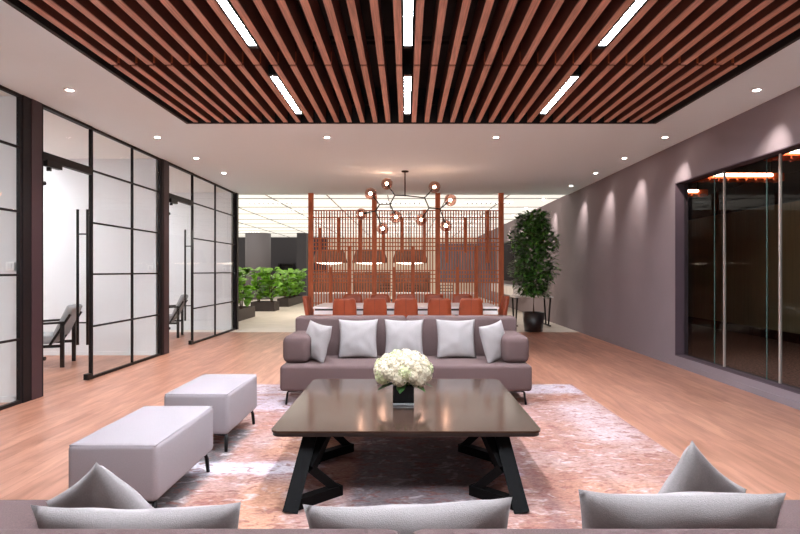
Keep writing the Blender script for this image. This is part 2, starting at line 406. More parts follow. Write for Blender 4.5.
door('door_2', 9.05, 10.12, 'frameless clear glass door farther away with tall black bar handle')
# rooms behind the partition
RX = -7.6
rooms = [(YB,5.66),(5.80,8.82),(8.96,12.62)]
struct('wall_rooms', bxm((RX,GX-.07,5.66,5.80,0,CEIL),(RX,GX-.07,8.82,8.96,0,CEIL),(RX,GX-.07,12.62,12.76,0,CEIL)), 'white', 'white cross walls between the meeting rooms behind the glass', 'wall')
struct('wall_left', bxm((RX-.12,RX,YB,12.76,0,CEIL+.05)), 'white', 'white far wall of the meeting rooms', 'wall')
struct('ceiling_rooms', bxm((RX,GX-.1,YB,12.76,CEIL,CEIL+.1)), 'ceil_open', 'white ceiling of the meeting rooms', 'ceiling')
struct('baseboard_left', bxm((RX,GX-.08,5.648,5.66,0,.06),(RX,GX-.08,8.808,8.82,0,.06),(RX,GX-.08,12.608,12.62,0,.06)), 'white', 'white skirting in the meeting rooms', 'baseboard')
for k, (a, b) in enumerate(rooms):
    a = max(a, 1.5)
    for q, dy in enumerate((-.75,.75)):
        x = -6.5
        t = thing('recessed_room_light', 'round recessed light in the ceiling of the %s glass-fronted room, %s side' % (('nearest','middle','farthest')[k], ('near','far')[q]), 'ceiling light', (x, (a+b)/2+dy, CEIL), group='recessed lights in the meeting rooms')
        obj('trim_ring', lathe([(.30,-.012),(.32,-.012),(.32,0),(.30,0)], 32, loop=True), 'white', t)
        obj('lens', lathe([(.001,-.008),(.29,-.008),(.29,-.002),(.001,-.002)], 32), 'roomlight', t)
for (x, y, nm) in ((-4.06,5.648,'nearest'),(-4.09,8.808,'middle'),(-4.16,12.608,'farthest')):
    t = thing('wall_switch', 'small white switch on the white cross wall of the %s glass room' % nm, 'switch', (x, y, 1.40), group='wall switches behind the glass')
    obj('plate', rbox(-.045,.045,-.012,0,-.045,.045,.004,2), 'plate', t); obj('rocker', rbox(-.02,.02,-.018,-.012,-.028,.028,.002,1), 'white', t)

# armchairs in the rooms (facing left), side view
def armchair(loc, label, rz):
    t = thing('armchair', label, 'chair', loc, rz, 'grey armchairs behind the glass')
    for s in (-1,1):
        y = s*.29
        bm = bmesh.new(); bar(bm, (.0,y,0), (.0,y,.64), .035,.05); obj('leg', bm, 'black', t)
        bm = bmesh.new(); bar(bm, (-.58,y,0), (-.58,y,.60), .035,.05); obj('leg', bm, 'black', t)
        bm = bmesh.new(); bar(bm, (.04,y,.63), (-.66,y,.60), .05,.03); obj('armrest', bm, 'black', t)
        bm = bmesh.new(); bar(bm, (.0,y,.30), (-.58,y,.30), .03,.04); bar(bm, (-.16,y,.3),(.10,y,.74),.03,.03); obj('side_rail', bm, 'black', t)
    s_ = rbox(-.60,-.10,-.26,.26,.33,.45,.03); obj('seat', s_, 'chairgrey', t, True)
    b = rbox(-.05,.05,-.26,.26,0,.48,.035); o = obj('backrest', b, 'chairgrey', t, True); o.location = (-.10,0,.42); o.rotation_euler = (0,.42,0)
armchair((-4.90,7.98,0), 'grey armchair with black frame behind the nearer glass door', .3)
armchair((-4.66,11.35,0), 'grey armchair with black frame behind the farther glass door', .25)

# ------------------------------------------------------------------ downlights
def downlight(x, y, label, tilt=None, power=70, grp='recessed downlights in the plaster ceiling', size=1.5):
    t = thing('downlight', label, 'ceiling light', (x, y, CEIL), group=grp)
    obj('trim_ring', lathe([(.034,-.008),(.052,-.006),(.052,0),(.034,0)], 24, loop=True), 'white', t, True)
    obj('lens', lathe([(.001,-.005),(.033,-.005),(.033,-.001),(.001,-.001)], 24), 'lens', t)
    ld = bpy.data.lights.new('downlight_lamp', 'SPOT'); ld.energy = power; ld.spot_size = size; ld.spot_blend = 1; ld.shadow_soft_size = .03
    ld.color = (1,.93,.86)
    lo = bpy.data.objects.new('downlight_lamp', ld); C.objects.link(lo); lo.parent = t; lo.location = (0,0,-.03)
    if tilt: lo.rotation_euler = Vector(tilt).to_track_quat('-Z','Y').to_euler()
ordn = ['nearest the viewer', 'second from the viewer', 'third from the viewer', 'fourth from the viewer', 'fifth from the viewer', 'farthest']
for k, y in enumerate((5.46,7.39,8.76,10.1)):
    downlight(-3.34, y, 'small round downlight in the row along the glass partition, ' + ordn[k], power=45)
for k, y in enumerate((5.46,7.39,8.76,10.1,11.6)):
    downlight(3.48, y, 'small round downlight in the row along the mauve wall, ' + ordn[k], tilt=(.44,.42,-1.0), power=27, size=1.0)
for k, (x, y) in enumerate(((-1.06,7.39),(1.21,7.39))):
    downlight(x, y, 'small round downlight beyond the slat panel, %s of the central pair' % ('left','right')[k], power=60)
for k, y in enumerate((13.9,15.9,18.0,20.2)):
    downlight(3.48, y, 'small downlight in the office ceiling along the mauve wall, ' + ['nearest the tree','next behind the tree','near the dark screen','farthest back'][k], tilt=(.44,.42,-1.0), power=27, size=1.0, grp='downlights over the mauve wall in the office')

# ------------------------------------------------------------------ rug
bm = rbox(-1.96,1.96,2.0,6.51,0.0005,.010,.004,2)
tag(obj('area_rug', bm, 'rug'), 'large distressed patchwork rug in pink, orange and grey under the coffee table', 'rug')
RZ = .010

# ------------------------------------------------------------------ sofas
def sofa(loc, rz, label):
    t = thing('sofa', label, 'sofa', loc, rz)
    # local: front faces -Y, y=0 front of the platform, back at .95
    obj('seat_platform', rbox(-1.255,1.255,0,.93,.152,.41,.035,5), 'sofa', t, True)
    for s in (-1,1):
        a, b = (s*.985, s*1.262); obj('armrest', rbox(min(a,b),max(a,b),.13,.72,.405,.688,.07,7), 'sofa', t, True)
    for s in (-1,1):
        a, b = (0.001*s, s*1.235); obj('backrest', rbox(min(a,b),max(a,b),.66,.93,.38,.838,.035,5), 'sofa', t, True)
    for sx in (-1,1):
        for y, dy in ((.08,-.03),(.84,.03)):
            bm = bmesh.new(); x = sx*1.19
            tube(bm, [(x-sx*.10,y,.15),(x-.01*sx,y,.142),(x,y,.125),(x+sx*.012,y+dy*.5,.01-0.0)], .011, 10)
            bmesh.ops.translate(bm, verts=bm.verts, vec=(0,0,-.0005+.0)); obj('leg', bm, 'black', t, True)
    return t
sofa((0,5.45,RZ-.009), 0, 'mauve grey three-seat sofa facing the viewer behind the coffee table')
sofa((0,1.80,-.009), PI, 'mauve grey sofa seen from behind along the bottom edge of the picture')

def cushion_mesh(S=.42, T=.13, seed=0):
    bm = bmesh.new(); N = 22; g = {}
    for side in (1,-1):
        for i in range(N+1):
            for j in range(N+1):
                u = -1+2*i/N; v = -1+2*j/N
                if (abs(u)==1 or abs(v)==1) and side == -1: g[side,i,j] = g[1,i,j]; continue
                x = u*(1-.085*(1-v*v)*abs(u)); y = v*(1-.085*(1-u*u)*abs(v))
                e = max(0,(1-u*u))*max(0,(1-v*v))
                h = T/2*e**.42 
                nz = noise.noise(Vector((u*2.2+seed*3.1, v*2.2-seed, side*5)))*.012*e**.3
                for (cu,cv) in ((-1,-1),(1,1),(1,-1),(-1,1)):
                    rr = math.hypot(u-cu, v-cv); an = math.atan2(v-cv, u-cu)
                    nz += .0035*math.sin(an*9+seed*2+cu)*math.exp(-((rr-.55)/.3)**2)*e**.2
                g[side,i,j] = bm.verts.new((x*S/2, y*S/2, side*(h+nz)+ .01*math.sin(u*3+seed)*.5))
        for i in range(N):
            for j in range(N):
                q = [g[side,i,j],g[side,i+1,j],g[side,i+1,j+1],g[side,i,j+1]]
                if side == -1: q.reverse()
                try: bm.faces.new(q)
                except ValueError: pass
    return bm
def cushion(loc, rot, label, S=.43, T=.14, seed=0, group='grey scatter cushions', spin=0, wide=1):
    bm = cushion_mesh(S, T, seed)
    for v in bm.verts: v.co.x *= wide
    bmesh.ops.rotate(bm, verts=bm.verts, cent=(0,0,0), matrix=Matrix.Rotation(spin, 3, 'Z'))
    o = obj('scatter_cushion', bm, 'cush', None, True, loc); o.rotation_euler = rot
    return tag(o, label, 'cushion', group)
# far sofa: plane of the cushion local XY; stand upright leaning back
LB = PI/2 - .22
ZC = .41 + .2
for k, (px, nm) in enumerate(((358,'left'),(404,'centre'),(456,'right'))):
    x = (px-406)*5.95/550
    cushion((x, 5.96, ZC+.005), (LB, 0, (0.03,-.02,.02)[k]), 'light grey cushion against the back of the far sofa, %s of the upright three' % nm, seed=k+1)
cushion((-.935, 5.76, ZC+.0), (LB, .10, -.80), 'light grey cushion propped against the left arm of the far sofa', S=.40, seed=5)
cushion((.932, 5.76, ZC+.0), (LB, -.12, .80), 'light grey cushion propped against the right arm of the far sofa', S=.40, seed=7)
# near sofa (mirror)
LN = PI/2 + .22
cushion((-.595, 1.25, .64), (LN, 0, .03), 'light grey cushion on the near sofa, its top edge showing at bottom left', S=.405, T=.15, seed=8, wide=1.13)
cushion((.012, 1.25, .648), (LN, -.045, -.03), 'light grey cushion on the near sofa, its top edge showing at bottom middle', S=.405, T=.15, seed=9, wide=1.14)
cushion((.605, 1.25, .672), (LN, 0, -.05), 'light grey cushion on the near sofa, its top edge showing at bottom right', S=.405, T=.15, seed=10, wide=1.10)
cushion((-.826, 1.569, .615), (PI/2+.45, 0, -.3), 'light grey cushion turned corner up at the left end of the near sofa', S=.38, T=.12, seed=11, spin=PI/4-.2)
cushion((.803, 1.557, .635), (PI/2+.15, 0, .5), 'light grey cushion turned corner up at the right end of the near sofa', S=.375, T=.12, seed=12, spin=PI/4+.2)

# ------------------------------------------------------------------ ottomans
def ottoman(y0, y1, label, x0, x1):
    t = thing('ottoman', label, 'ottoman', ((x0+x1)/2, (y0+y1)/2, RZ+.0005), group='light grey bench ottomans'); cx=(x0+x1)/2; cy=(y0+y1)/2
    bm = rbox(x0-cx,x1-cx,y0-cy,y1-cy,.125,.43,.03,5)
    obj('body', bm, 'ott', t, True)
    bm = bmesh.new(); a,b,c_,d = x0-cx+.012, x1-cx-.012, y0-cy+.012, y1-cy-.012
    tube(bm, [(a,c_,.422),(b,c_,.422)], .004, 6); tube(bm, [(a,d,.422),(b,d,.422)], .004, 6)
    tube(bm, [(a,c_,.422),(a,d,.422)], .004, 6); tube(bm, [(b,c_,.422),(b,d,.422)], .004, 6)
    obj('piping', bm, 'ott', t, True)
    for x, sx in ((x0-cx+.06,-1),(x1-cx-.03,1)):
        for y, dy in ((y0-cy+.04,-.035),(y1-cy-.08,.015)):
            bm = bmesh.new(); tube(bm, [(x-sx*.08,y,.13),(x,y,.12),(x+sx*.006,y+dy*.4,.09),(x+sx*.012,y+dy,0.0)], .019, 10, .012); obj('leg', bm, 'black', t, True)
ottoman(2.876, 3.735, 'light grey upholstered bench ottoman nearest the viewer', -1.778, -1.302)
ottoman(4.07, 4.88, 'light grey upholstered bench ottoman farther from the viewer, nearer the glass door', -1.800, -1.315)

# ------------------------------------------------------------------ coffee table
t = thing('coffee_table', 'large square dark wood coffee table with black zigzag legs on the rug', 'table', (0,3.955,RZ))
def rrect(w, h, r, z0, z1, n=8):
    bm = bmesh.new(); pts = []
    for (cx,cy,a0) in ((w-r,h-r,0),(-w+r,h-r,PI/2),(-w+r,-h+r,PI),(w-r,-h+r,1.5*PI)):
        for k in range(n+1):
            a = a0+PI/2*k/n; pts.append((cx+r*math.cos(a), cy+r*math.sin(a)))
    f0 = [bm.verts.new((x,y,z0)) for x,y in pts]; f1 = [bm.verts.new((x,y,z1)) for x,y in pts]
    bm.faces.new(f0[::-1]); bm.faces.new(f1)
    for i in range(len(pts)): bm.faces.new([f0[i],f0[(i+1)%len(pts)],f1[(i+1)%len(pts)],f1[i]])
    return bm
bm = rrect(.792,.77,.06,.400,.412); obj('tabletop', bm, 'table', t)
bm = rrect(.786,.764,.06,.378,.400); obj('tabletop_edge', bm, 'tedge', t)
def zleg(sx, oy, rear):
    bm = bmesh.new(); w = .055
    if not rear:
        A=(sx*.575,-.66+oy,.372); B=(sx*.635,-.90+oy,.03); Cc=(sx*.41,-.69+oy,.03); D=(sx*.56,-.77+oy,.19); E=(sx*.48,-.62+oy,.372)
    else:
        A=(sx*.54,0.12,.372); B=(sx*.63,-.09,.03); Cc=(sx*.42,.13,.03); D=(sx*.56,.06,.19); E=(sx*.48,.2,.372)
    bar(bm, A, Vector(B)+(Vector(B)-Vector(A))*.12, .085, .07, up=(0,1,0)); bar(bm, B, Vector(Cc)+(Vector(Cc)-Vector(B))*.06, .06, .058); bar(bm, Cc, D, .06, .05); bar(bm, D, E, .06,.05)
    for v in bm.verts: v.co.z = min(max(v.co.z, .0005), .3725)
    obj('leg', bm, 'tleg', t)
for sx in (-1,1): zleg(sx, 0.03, False); zleg(sx, 0, True)

# vase and hydrangeas
VX, VY, VZ = -.018, 3.86, .4225
t = thing('vase', 'square black glass vase holding the flowers on the coffee table', 'vase', (VX,VY,VZ+.001))
obj('body', rbox(-.073,.073,-.073,.073,.014,.14,.006,2), 'vase', t)
obj('base', rbox(-.073,.073,-.073,.073,0,.014,.004,2), 'vbase', t)
def blossom_mesh(seed, R=.052, nf=46):
    rnd = random.Random(seed); bm = bmesh.new()
    bmesh.ops.create_icosphere(bm, subdivisions=2, radius=R*.80)
    for k in range(nf):
        z = 1-2*(k+.5)/nf; a = k*2.39996; r = math.sqrt(1-z*z); d = Vector((r*math.cos(a), r*math.sin(a), z))
        s = d.orthogonal().normalized(); u = d.cross(s); ph = rnd.random()*6
        p = d*R*(.95+rnd.random()*.12); pr = .014
        for q in range(4):
            a1 = ph+q*PI/2; e = s*math.cos(a1)+u*math.sin(a1); f = s*math.cos(a1+PI/2)+u*math.sin(a1+PI/2)
            v = [bm.verts.new(p), bm.verts.new(p+e*pr*.6+f*pr*.5+d*.003), bm.verts.new(p+e*pr*1.15+d*.001), bm.verts.new(p+e*pr*.6-f*pr*.5+d*.003)]
            bm.faces.new(v)
    me = bpy.data.meshes.new('blossom'); bm.to_mesh(me); bm.free(); return me
t = thing('flower_bouquet', 'round bouquet of cream white hydrangeas in the black vase', 'flowers', (VX,VY,VZ+.09))
me1 = [blossom_mesh(i) for i in range(3)]; me1[2].materials.append(M['petal2']); me1[0].materials.append(M['petal']); me1[1].materials.append(M['petal'])
cen = Vector((0,0,.13))
K = 46
for k in range(K):
    z = 1-1.36*(k+.5)/K; a = k*2.39996+.4; r = math.sqrt(max(0,1-z*z)); d = Vector((r*math.cos(a), r*math.sin(a), z))
    p = cen + Vector((d.x*.158, d.y*.158, d.z*.108 if d.z>0 else d.z*.095))
    p *= 1; p.z += random.uniform(-.006,.008)
    o = bpy.data.objects.new('blossom', me1[random.choice((0,1,0,1,0,1,0,1,2))]); C.objects.link(o); o.parent = t; o.location = p
    o.rotation_euler = (random.random()*6,random.random()*6,random.random()*6); s = random.uniform(.85,1.1); o.scale = (s,s,s)
bm = bmesh.new()
def leaf(bm, base, dirv, L, W, droop=.2, seg=4, up=Vector((0,0,1)), cup=.15):
    d = Vector(dirv).normalized(); s = d.cross(up)
    if s.length < .05: s = Vector((1,0,0))
    s.normalize(); nrm = s.cross(d).normalized(); prev = None
    for k in range(seg+1):
        tt = k/seg; w = W/2*math.sin(PI*min(1,.06+tt*.94)**.8)**.7 if 0 < k < seg else W*.04
        p = Vector(base) + d*L*tt - nrm*droop*L*tt*tt
        a = bm.verts.new(p - s*w + nrm*w*cup); m_ = bm.verts.new(p); b = bm.verts.new(p + s*w + nrm*w*cup)
        if prev:
            bm.faces.new([prev[0],prev[1],m_,a]); bm.faces.new([prev[1],prev[2],b,m_])
        prev = (a,m_,b)
for a in (0,.9,1.9,2.9,3.7,4.6,5.5):
    leaf(bm, (math.cos(a)*.06,math.sin(a)*.06,.06), (math.cos(a),math.sin(a),-.05), .15, .07)
obj('leaves', bm, 'leafd', t)
bm = bmesh.new()
for a in range(6): tube(bm, [(.03*math.cos(a),.03*math.sin(a),-.06),(.05*math.cos(a),.05*math.sin(a),.1)], .005, 6)
obj('stems', bm, 'leafg', t)

# ------------------------------------------------------------------ dining set
TX0, TX1, TY0, TY1 = -1.56, 1.56, 9.2, 10.4
t = thing('dining_table', 'long white-topped dining table with dark inset line beneath the chandelier', 'table', (0,9.8,0))
obj('tabletop', rbox(-1.56,1.56,-.6,.6,.715,.75,.008,2), 'marble', t)
obj('dark_inset', bxm((-1.53,1.53,-.57,.57,.685,.715)), 'dark', t)  # near-black inset band between top and apron
obj('apron', bxm((-1.54,1.54,-.58,.58,.62,.685)), 'marble', t)
for sx in (-1,1):
    bm = bmesh.new()
    for q in (-1,1):
        bar(bm, (sx*1.02,q*.45,.62),(sx*1.02,-q*.05,0.02),.05); bar(bm,(sx*1.02-.12,q*.4,.62),(sx*1.02+.12,q*.4,.02),.04)
    bar(bm, (sx*1.02,-.5,.02),(sx*1.02,.5,.02),.06,.04); obj('leg', bm, 'black', t)
obj('stretcher', bxm((-1.0,1.0,-.03,.03,.2,.26)), 'black', t)
def dining_chair():
    t = thing('dining_chair', 'x', 'chair', (0,0,0), 0, 'tan leather chairs around the dining table')
    # faces +Y, back at -Y
    bm = bmesh.new()
    prof = [(.40,.175,-.20),(.60,.195,-.225),(.78,.19,-.255),(.87,.175,-.27),(.905,.15,-.275)]
    fr = []; bk = []
    for z,w_,y in prof:
        fr.append([bm.verts.new((x*w_, y+.045 + .02*(abs(x)), z)) for x in (-1,-.5,0,.5,1)])
        bk.append([bm.verts.new((x*w_, y-.01 - .01*(1-abs(x)), z)) for x in (-1,-.5,0,.5,1)])
    for i in range(len(prof)-1):
        for j in range(4):
            bm.faces.new([fr[i][j+1],fr[i][j],fr[i+1][j],fr[i+1][j+1]]); bm.faces.new([bk[i][j],bk[i][j+1],bk[i+1][j+1],bk[i+1][j]])
        bm.faces.new([fr[i][0],bk[i][0],bk[i+1][0],fr[i+1][0]]); bm.faces.new([bk[i][4],fr[i][4],fr[i+1][4],bk[i+1][4]])
    for j in range(4):
        bm.faces.new([fr[0][j],fr[0][j+1],bk[0][j+1],bk[0][j]]); bm.faces.new([fr[-1][j+1],fr[-1][j],bk[-1][j],bk[-1][j+1]])
    b = obj('backrest', bm, 'leather', t, True)
    bm = bmesh.new(); tube(bm, [(0,-.222,.41),(0,-.247,.60),(0,-.277,.78),(0,-.296,.9)], .004, 6); obj('seam', bm, 'seam', b)
    obj('seat', rbox(-.21,.21,-.20,.25,.38,.47,.03,4), 'leather', t, True)
    for sx in (-1,1):
        for y in (-.17,.2):
            bm = bmesh.new(); tube(bm, [(sx*.16,y,.385),(sx*.19,y*1.15,0)], .016, 8, .011); obj('leg', bm, 'black', t, True)
    return t
proto = dining_chair()
nm5 = ['first from the left','second from the left','middle one','second from the right','first from the right']
cnt = 0
for k, px in enumerate((344.5,375,406,439.5,471)):
    o = proto if cnt == 0 else copy_tree(proto); cnt += 1
    o.location = ((px-406)*8.98/550, 9.22, 0); o['label'] = 'tan dining chair with its back to the viewer, %s in near row' % nm5[k]
for k, px in enumerate((353,380,406,434,462)):
    o = copy_tree(proto); o.location = ((px-406)*10.62/550, 10.36, 0); o.rotation_euler.z = PI
    o['label'] = 'tan leather dining chair facing the viewer, %s in the far row' % nm5[k]
o = copy_tree(proto); o.location = (-1.52,9.75,0); o.rotation_euler.z = -PI/2; o['label'] = 'tan leather dining chair at the left end of the dining table'
o = copy_tree(proto); o.location = (1.52,9.75,0); o.rotation_euler.z = PI/2; o['label'] = 'tan leather dining chair at the right end of the dining table'

# ------------------------------------------------------------------ chandelier
def P(px, py, d): return Vector(((px-406)*d/F, d, H-(py-271)*d/F))
D0 = 9.9
t = thing('chandelier', 'branching black chandelier with copper tinted glass globes above the dining table', 'chandelier', (P(405,173,D0).x, D0, CEIL))
base = t.location.copy()
Hh = P(405,195.5,D0); nA = P(394.8,195.3,D0-.1); nB = P(424.6,197.8,D0+.1); nC = P(390,204,D0-.25); nD = P(379.7,204.3,D0+.0); nE = P(375.6,211,D0+.2)
nF = P(429,208,D0+.25); nG = P(440,209,D0-.05)
globes = [(nD,P(370.5,193.5,D0-.1)),(nA,P(386.8,183.7,D0+.2)),(nE,P(361,214,D0+.3)),(nE,P(382.7,228.6,D0+.1)),(nC,P(396,217,D0-.35)),
          (nB,P(434.5,187,D0-.1)),(nG,P(450.4,200,D0-.2)),(nF,P(421,219.8,D0+.4)),(nG,P(446,225.8,D0+.0))]
bm = lathe([(.001,-.02),(.065,-.02),(.065,0),(.001,0)], 24); obj('canopy', bm, 'black', t, True)
bm = bmesh.new(); tube(bm, [(0,0,-.02), Hh-base], .011, 8)
obj('stem', bm, 'black', t, True)
bm = bmesh.new()
for a, b in ((Hh,nA),(Hh,nB),(nA,nC),(nC,nD),(nD,nE),(nB,nF),(nF,nG)): tube(bm, [a-base,b-base], .011, 8)
for p in (Hh,nA,nB,nC,nD,nE,nF,nG):
    m_ = Matrix.Translation(p-base); bmesh.ops.create_icosphere(bm, subdivisions=2, radius=.017, matrix=m_)
obj('branches', bm, 'black', t, True)
GR = .108
for a, g in globes:
    dv = (g-a).normalized(); bm = bmesh.new(); tube(bm, [a-base, g-base-dv*GR*.9], .010, 8); tube(bm, [g-base-dv*GR*1.05, g-base-dv*GR*.55], .020, 10)
    ar = obj('arm', bm, 'black', t, True)
    bm = bmesh.new(); bmesh.ops.create_uvsphere(bm, u_segments=32, v_segments=20, radius=GR)
    for v in bm.verts:
        nn = noise.noise(v.co*14+g)*.006; v.co += v.co.normalized()*nn
    o = obj('globe', bm, 'smoke', t, True); o.location = g-base
    bm = bmesh.new(); bmesh.ops.create_uvsphere(bm, u_segments=14, v_segments=10, radius=.028)
    q = obj('bulb', bm, 'bulb', o, True)
# ------------------------------------------------------------------ timber screen
SD = 12.75; s = SD/F
def SX(px): return (px-406)*s
def SZ(py): return H-(py-271)*s
t = thing('timber_lattice_screen', 'tall reddish timber lattice screen standing behind the dining table', 'screen', (0,SD,0))
posts = [311,374.4,437.7,501]
for px in posts: obj('post', bxm((SX(px)-.055,SX(px)+.055,-.06,.06,0,CEIL-.0)), 'screen', t)
for a, b in zip(posts, posts[1:]):
    bm = bmesh.new(); xa, xb = SX(a)+.055, SX(b)-.055; N = 22; p = (xb-xa)/N
    for i in range(1, N):
        x = xa+p*i; box(bm, x-.0125, x+.0125, -.02, .02, .12, SZ(210))
    obj('battens', bm, 'screen', t)
    for py in (210.5,217.5,238.6,242.6,246.4,250.5,270.5,274.3,278.8,282.3,303,307,311,315):
        obj('rail', bxm((xa,xb,-.026,.026,SZ(py)-.011,SZ(py)+.011)), 'screen', t)
    for dx, y0, y1 in ((9,228,263),(19.5,267,326),(27.8,217.5,253),(39,246,326),(50,210,263)):
        x = SX(a+dx); obj('accent_batten', bxm((x-.034,x+.034,-.07,.03,max(.12,SZ(y1)),SZ(y0))), 'screen', t)
# ------------------------------------------------------------------ ficus tree
FX, FY = (533.5-406)*12.3/F, 12.3
t = thing('ficus_tree', 'tall dark green potted ficus tree beside the mauve wall', 'plant', (FX,FY,0))
p_ = obj('pot', lathe([(.17,0),(.20,.01),(.245,.43),(.225,.43),(.21,.38),(.001,.38)], 40), 'pot', t, True)
obj('soil', lathe([(.001,.37),(.215,.37),(.215,.385),(.001,.395)], 30), 'soil', t, True)
bm = bmesh.new(); rnd = random.Random(3)
tube(bm, [(0,0,.38),(.01,0,.9),(-.01,.01,1.4),(.01,0,2.1),(0,0,2.5)], .022, 8, .008)
tips = []
for k in range(60):
    z = .95+1.6*(k/60); a = k*2.4; rr = .18+.34*math.sin(PI*min(1,max(0,(z-.72)/1.98)))**.7
    e = Vector((math.cos(a)*rr, math.sin(a)*rr, z+.12)); tube(bm, [(0,0,z-.15), e*.5+Vector((0,0,(z-.05)*.5)), e], .006, 5, .003); tips.append(e)
obj('trunk', bm, 'bark', t, True)
bm = bmesh.new()
for k in range(3000):
    z = .80+1.85*rnd.random()**.95; env = (.20+.36*math.sin(PI*min(1,max(0,(z-.66)/2.1)))**.6)*(.96+.12*math.sin(z*9+2))
    a = rnd.random()*2*PI; rr = env*.88*math.sqrt(rnd.random())
    env2 = 1+.12*math.sin(a*3+z*5); rr *= env2
    p = Vector((math.cos(a)*rr, math.sin(a)*rr, z))
    d = Vector((math.cos(a)+rnd.uniform(-.7,.7), math.sin(a)+rnd.uniform(-.7,.7), rnd.uniform(-.5,.9)))
    leaf(bm, p, d, rnd.uniform(.10,.16), rnd.uniform(.065,.09), .25, 4)
obj('foliage', bm, simple('ficus_leaf', (70,108,48), .3, vary=.5, vscale=9), t)

# ------------------------------------------------------------------ planters on the left
def fiddle(x, y, hgt, seed, label, sp=.36):
    t = thing('fiddle_leaf_plant', label, 'plant', (x,y,.27), 0, 'fiddle leaf plants in the brown troughs'); rnd = random.Random(seed)
    bm = bmesh.new(); stems = []
    for q in range(4):
        a = q*1.6+seed; r = .07; e = Vector((math.cos(a)*sp*.35, math.sin(a)*sp*.35, hgt*.85)); stems.append(e)
        tube(bm, [(math.cos(a)*r*.4,math.sin(a)*r*.4,-.02), (math.cos(a)*r,math.sin(a)*r,hgt*.4), e], .012, 6, .007)
    obj('stem', bm, 'bark', t, True)
    bm = bmesh.new()
    for k in range(64):
        z = hgt*(.12+.85*rnd.random()); a = k*2.4+rnd.random(); rr = sp*.5*rnd.random()**.5
        d = Vector((math.cos(a), math.sin(a), rnd.uniform(.1,1.2)))
        leaf(bm, (math.cos(a)*rr*.7, math.sin(a)*rr*.7, z-.05), d, rnd.uniform(.2,.3), rnd.uniform(.19,.26), .3, 5, cup=.2, up=Vector((rnd.uniform(-.6,.6),rnd.uniform(-.9,.1),1)).normalized())
    obj('foliage', bm, 'leafg', t, True)
def trough(x0,x1,y0,y1,z1,label):
    t = thing('planter_trough', label, 'planter', ((x0+x1)/2,(y0+y1)/2,0)); a=(x1-x0)/2; b=(y1-y0)/2
    obj('box', bxm((-a,a,-b,-b+.03,0,z1),(-a,a,b-.03,b,0,z1),(-a,-a+.03,-b+.03,b-.03,0,z1),(a-.03,a,-b+.03,b-.03,0,z1),(-a+.03,a-.03,-b+.03,b-.03,0,.03)), 'trough', t)
    obj('soil', bxm((-a+.03,a-.03,-b+.03,b-.03,.03,z1-.04)), 'soil', t)
trough(-4.97,-4.47,13.15,16.3,.31,'long brown trough planter nearest the glass partition')
trough(-5.20,-4.40,18.4,19.1,.31,'dark brown trough planter in the middle of the three')
trough(-4.85,-4.42,20.7,24.0,.31,'long brown trough planter farthest back toward the timber screen')
for k, y in enumerate((13.5,14.25,15.0,15.75)): fiddle(-4.72, y, 1.2, k, 'bright green fiddle leaf plant in the nearest trough, '+('nearest','second','third','last')[k]+' along it', .42)
for k, x in enumerate((-5.02,-4.58)): fiddle(x, 18.75, 1.2, 10+k, 'bright green fiddle leaf plant in the middle trough, %s one' % ('left','right')[k], .42)
for k, y in enumerate((21.0,21.9,22.8,23.6)): fiddle(-4.62, y, 1.15, 20+k, 'bright green fiddle leaf plant in the farthest trough, '+('nearest','second','third','last')[k]+' along it', .5)

# ------------------------------------------------------------------ office beyond
struct('wall_back', bxm((-14,-4.2,29.6,29.8,0,CEIL+.1)), 'darkwall', 'charcoal wall at the far end behind the plants', 'wall')
struct('wall_back_pale', bxm((-4.2,XR,29.6,29.8,0,CEIL+.1)), 'cream', 'warm cream wall seen through the timber screen', 'wall')
struct('wall_office_left', bxm((-14.1,-14,12.7,30,0,CEIL+.1),(-14,-7.72,12.76,12.9,0,CEIL+.1)), 'white', 'white wall on the far left of the office', 'wall')
struct('trim_8', bxm((-5.2,-4.75,26.2,27.0,0,CEIL+.02)), 'darkwall', 'charcoal pier between the plants and the timber screen', 'trim')
tag(obj('column', lathe([(1.2*.5+.0,0),(.6,CEIL+.02)], 48), 'column', None, True, (-7.15,26.6,0)), 'round grey column behind the plants', 'column', kind='structure')
t = thing('display_shelf', 'small black shelf with pale dotted objects against the charcoal wall', 'shelf', (-6.35,29.3,0))
bm = bxm((-.42,.42,-.15,.15,.0,.04),(-.42,-.39,-.15,.15,0,1.75),(.39,.42,-.15,.15,0,1.75),(-.42,.42,.12,.15,0,1.75))
for k in range(7): box(bm, -.42, .42, -.15, .15, .25*k+.2, .25*k+.22)
obj('frame', bm, 'dark', t)
# grey wall piece with dark screens seen through the lattice, right part
struct('wall_partition', bxm((1.15,3.3,20.0,20.2,.92,2.35)), 'column', 'grey hanging partition panel seen through the right part of the screen', 'wall')
t = thing('wall_screen', 'large dark wall screen on the mauve wall behind the ficus tree', 'screen', (XR,19.4,1.7))
obj('panel', bxm((-.07,-.01,-1.9,2.0,-.74,.74)), 'tv', t); obj('bezel', bxm((-.08,-.07,-1.9,2.0,-.74,-.71),(-.08,-.07,-1.9,2.0,.71,.74)), 'dark', t)
tag(obj('wall_counter', rbox(XR-.45,XR-.01,17.4,22.0,.55,.86,.02,2), 'marble'), 'white wall-hung counter under the dark wall screen', 'counter')
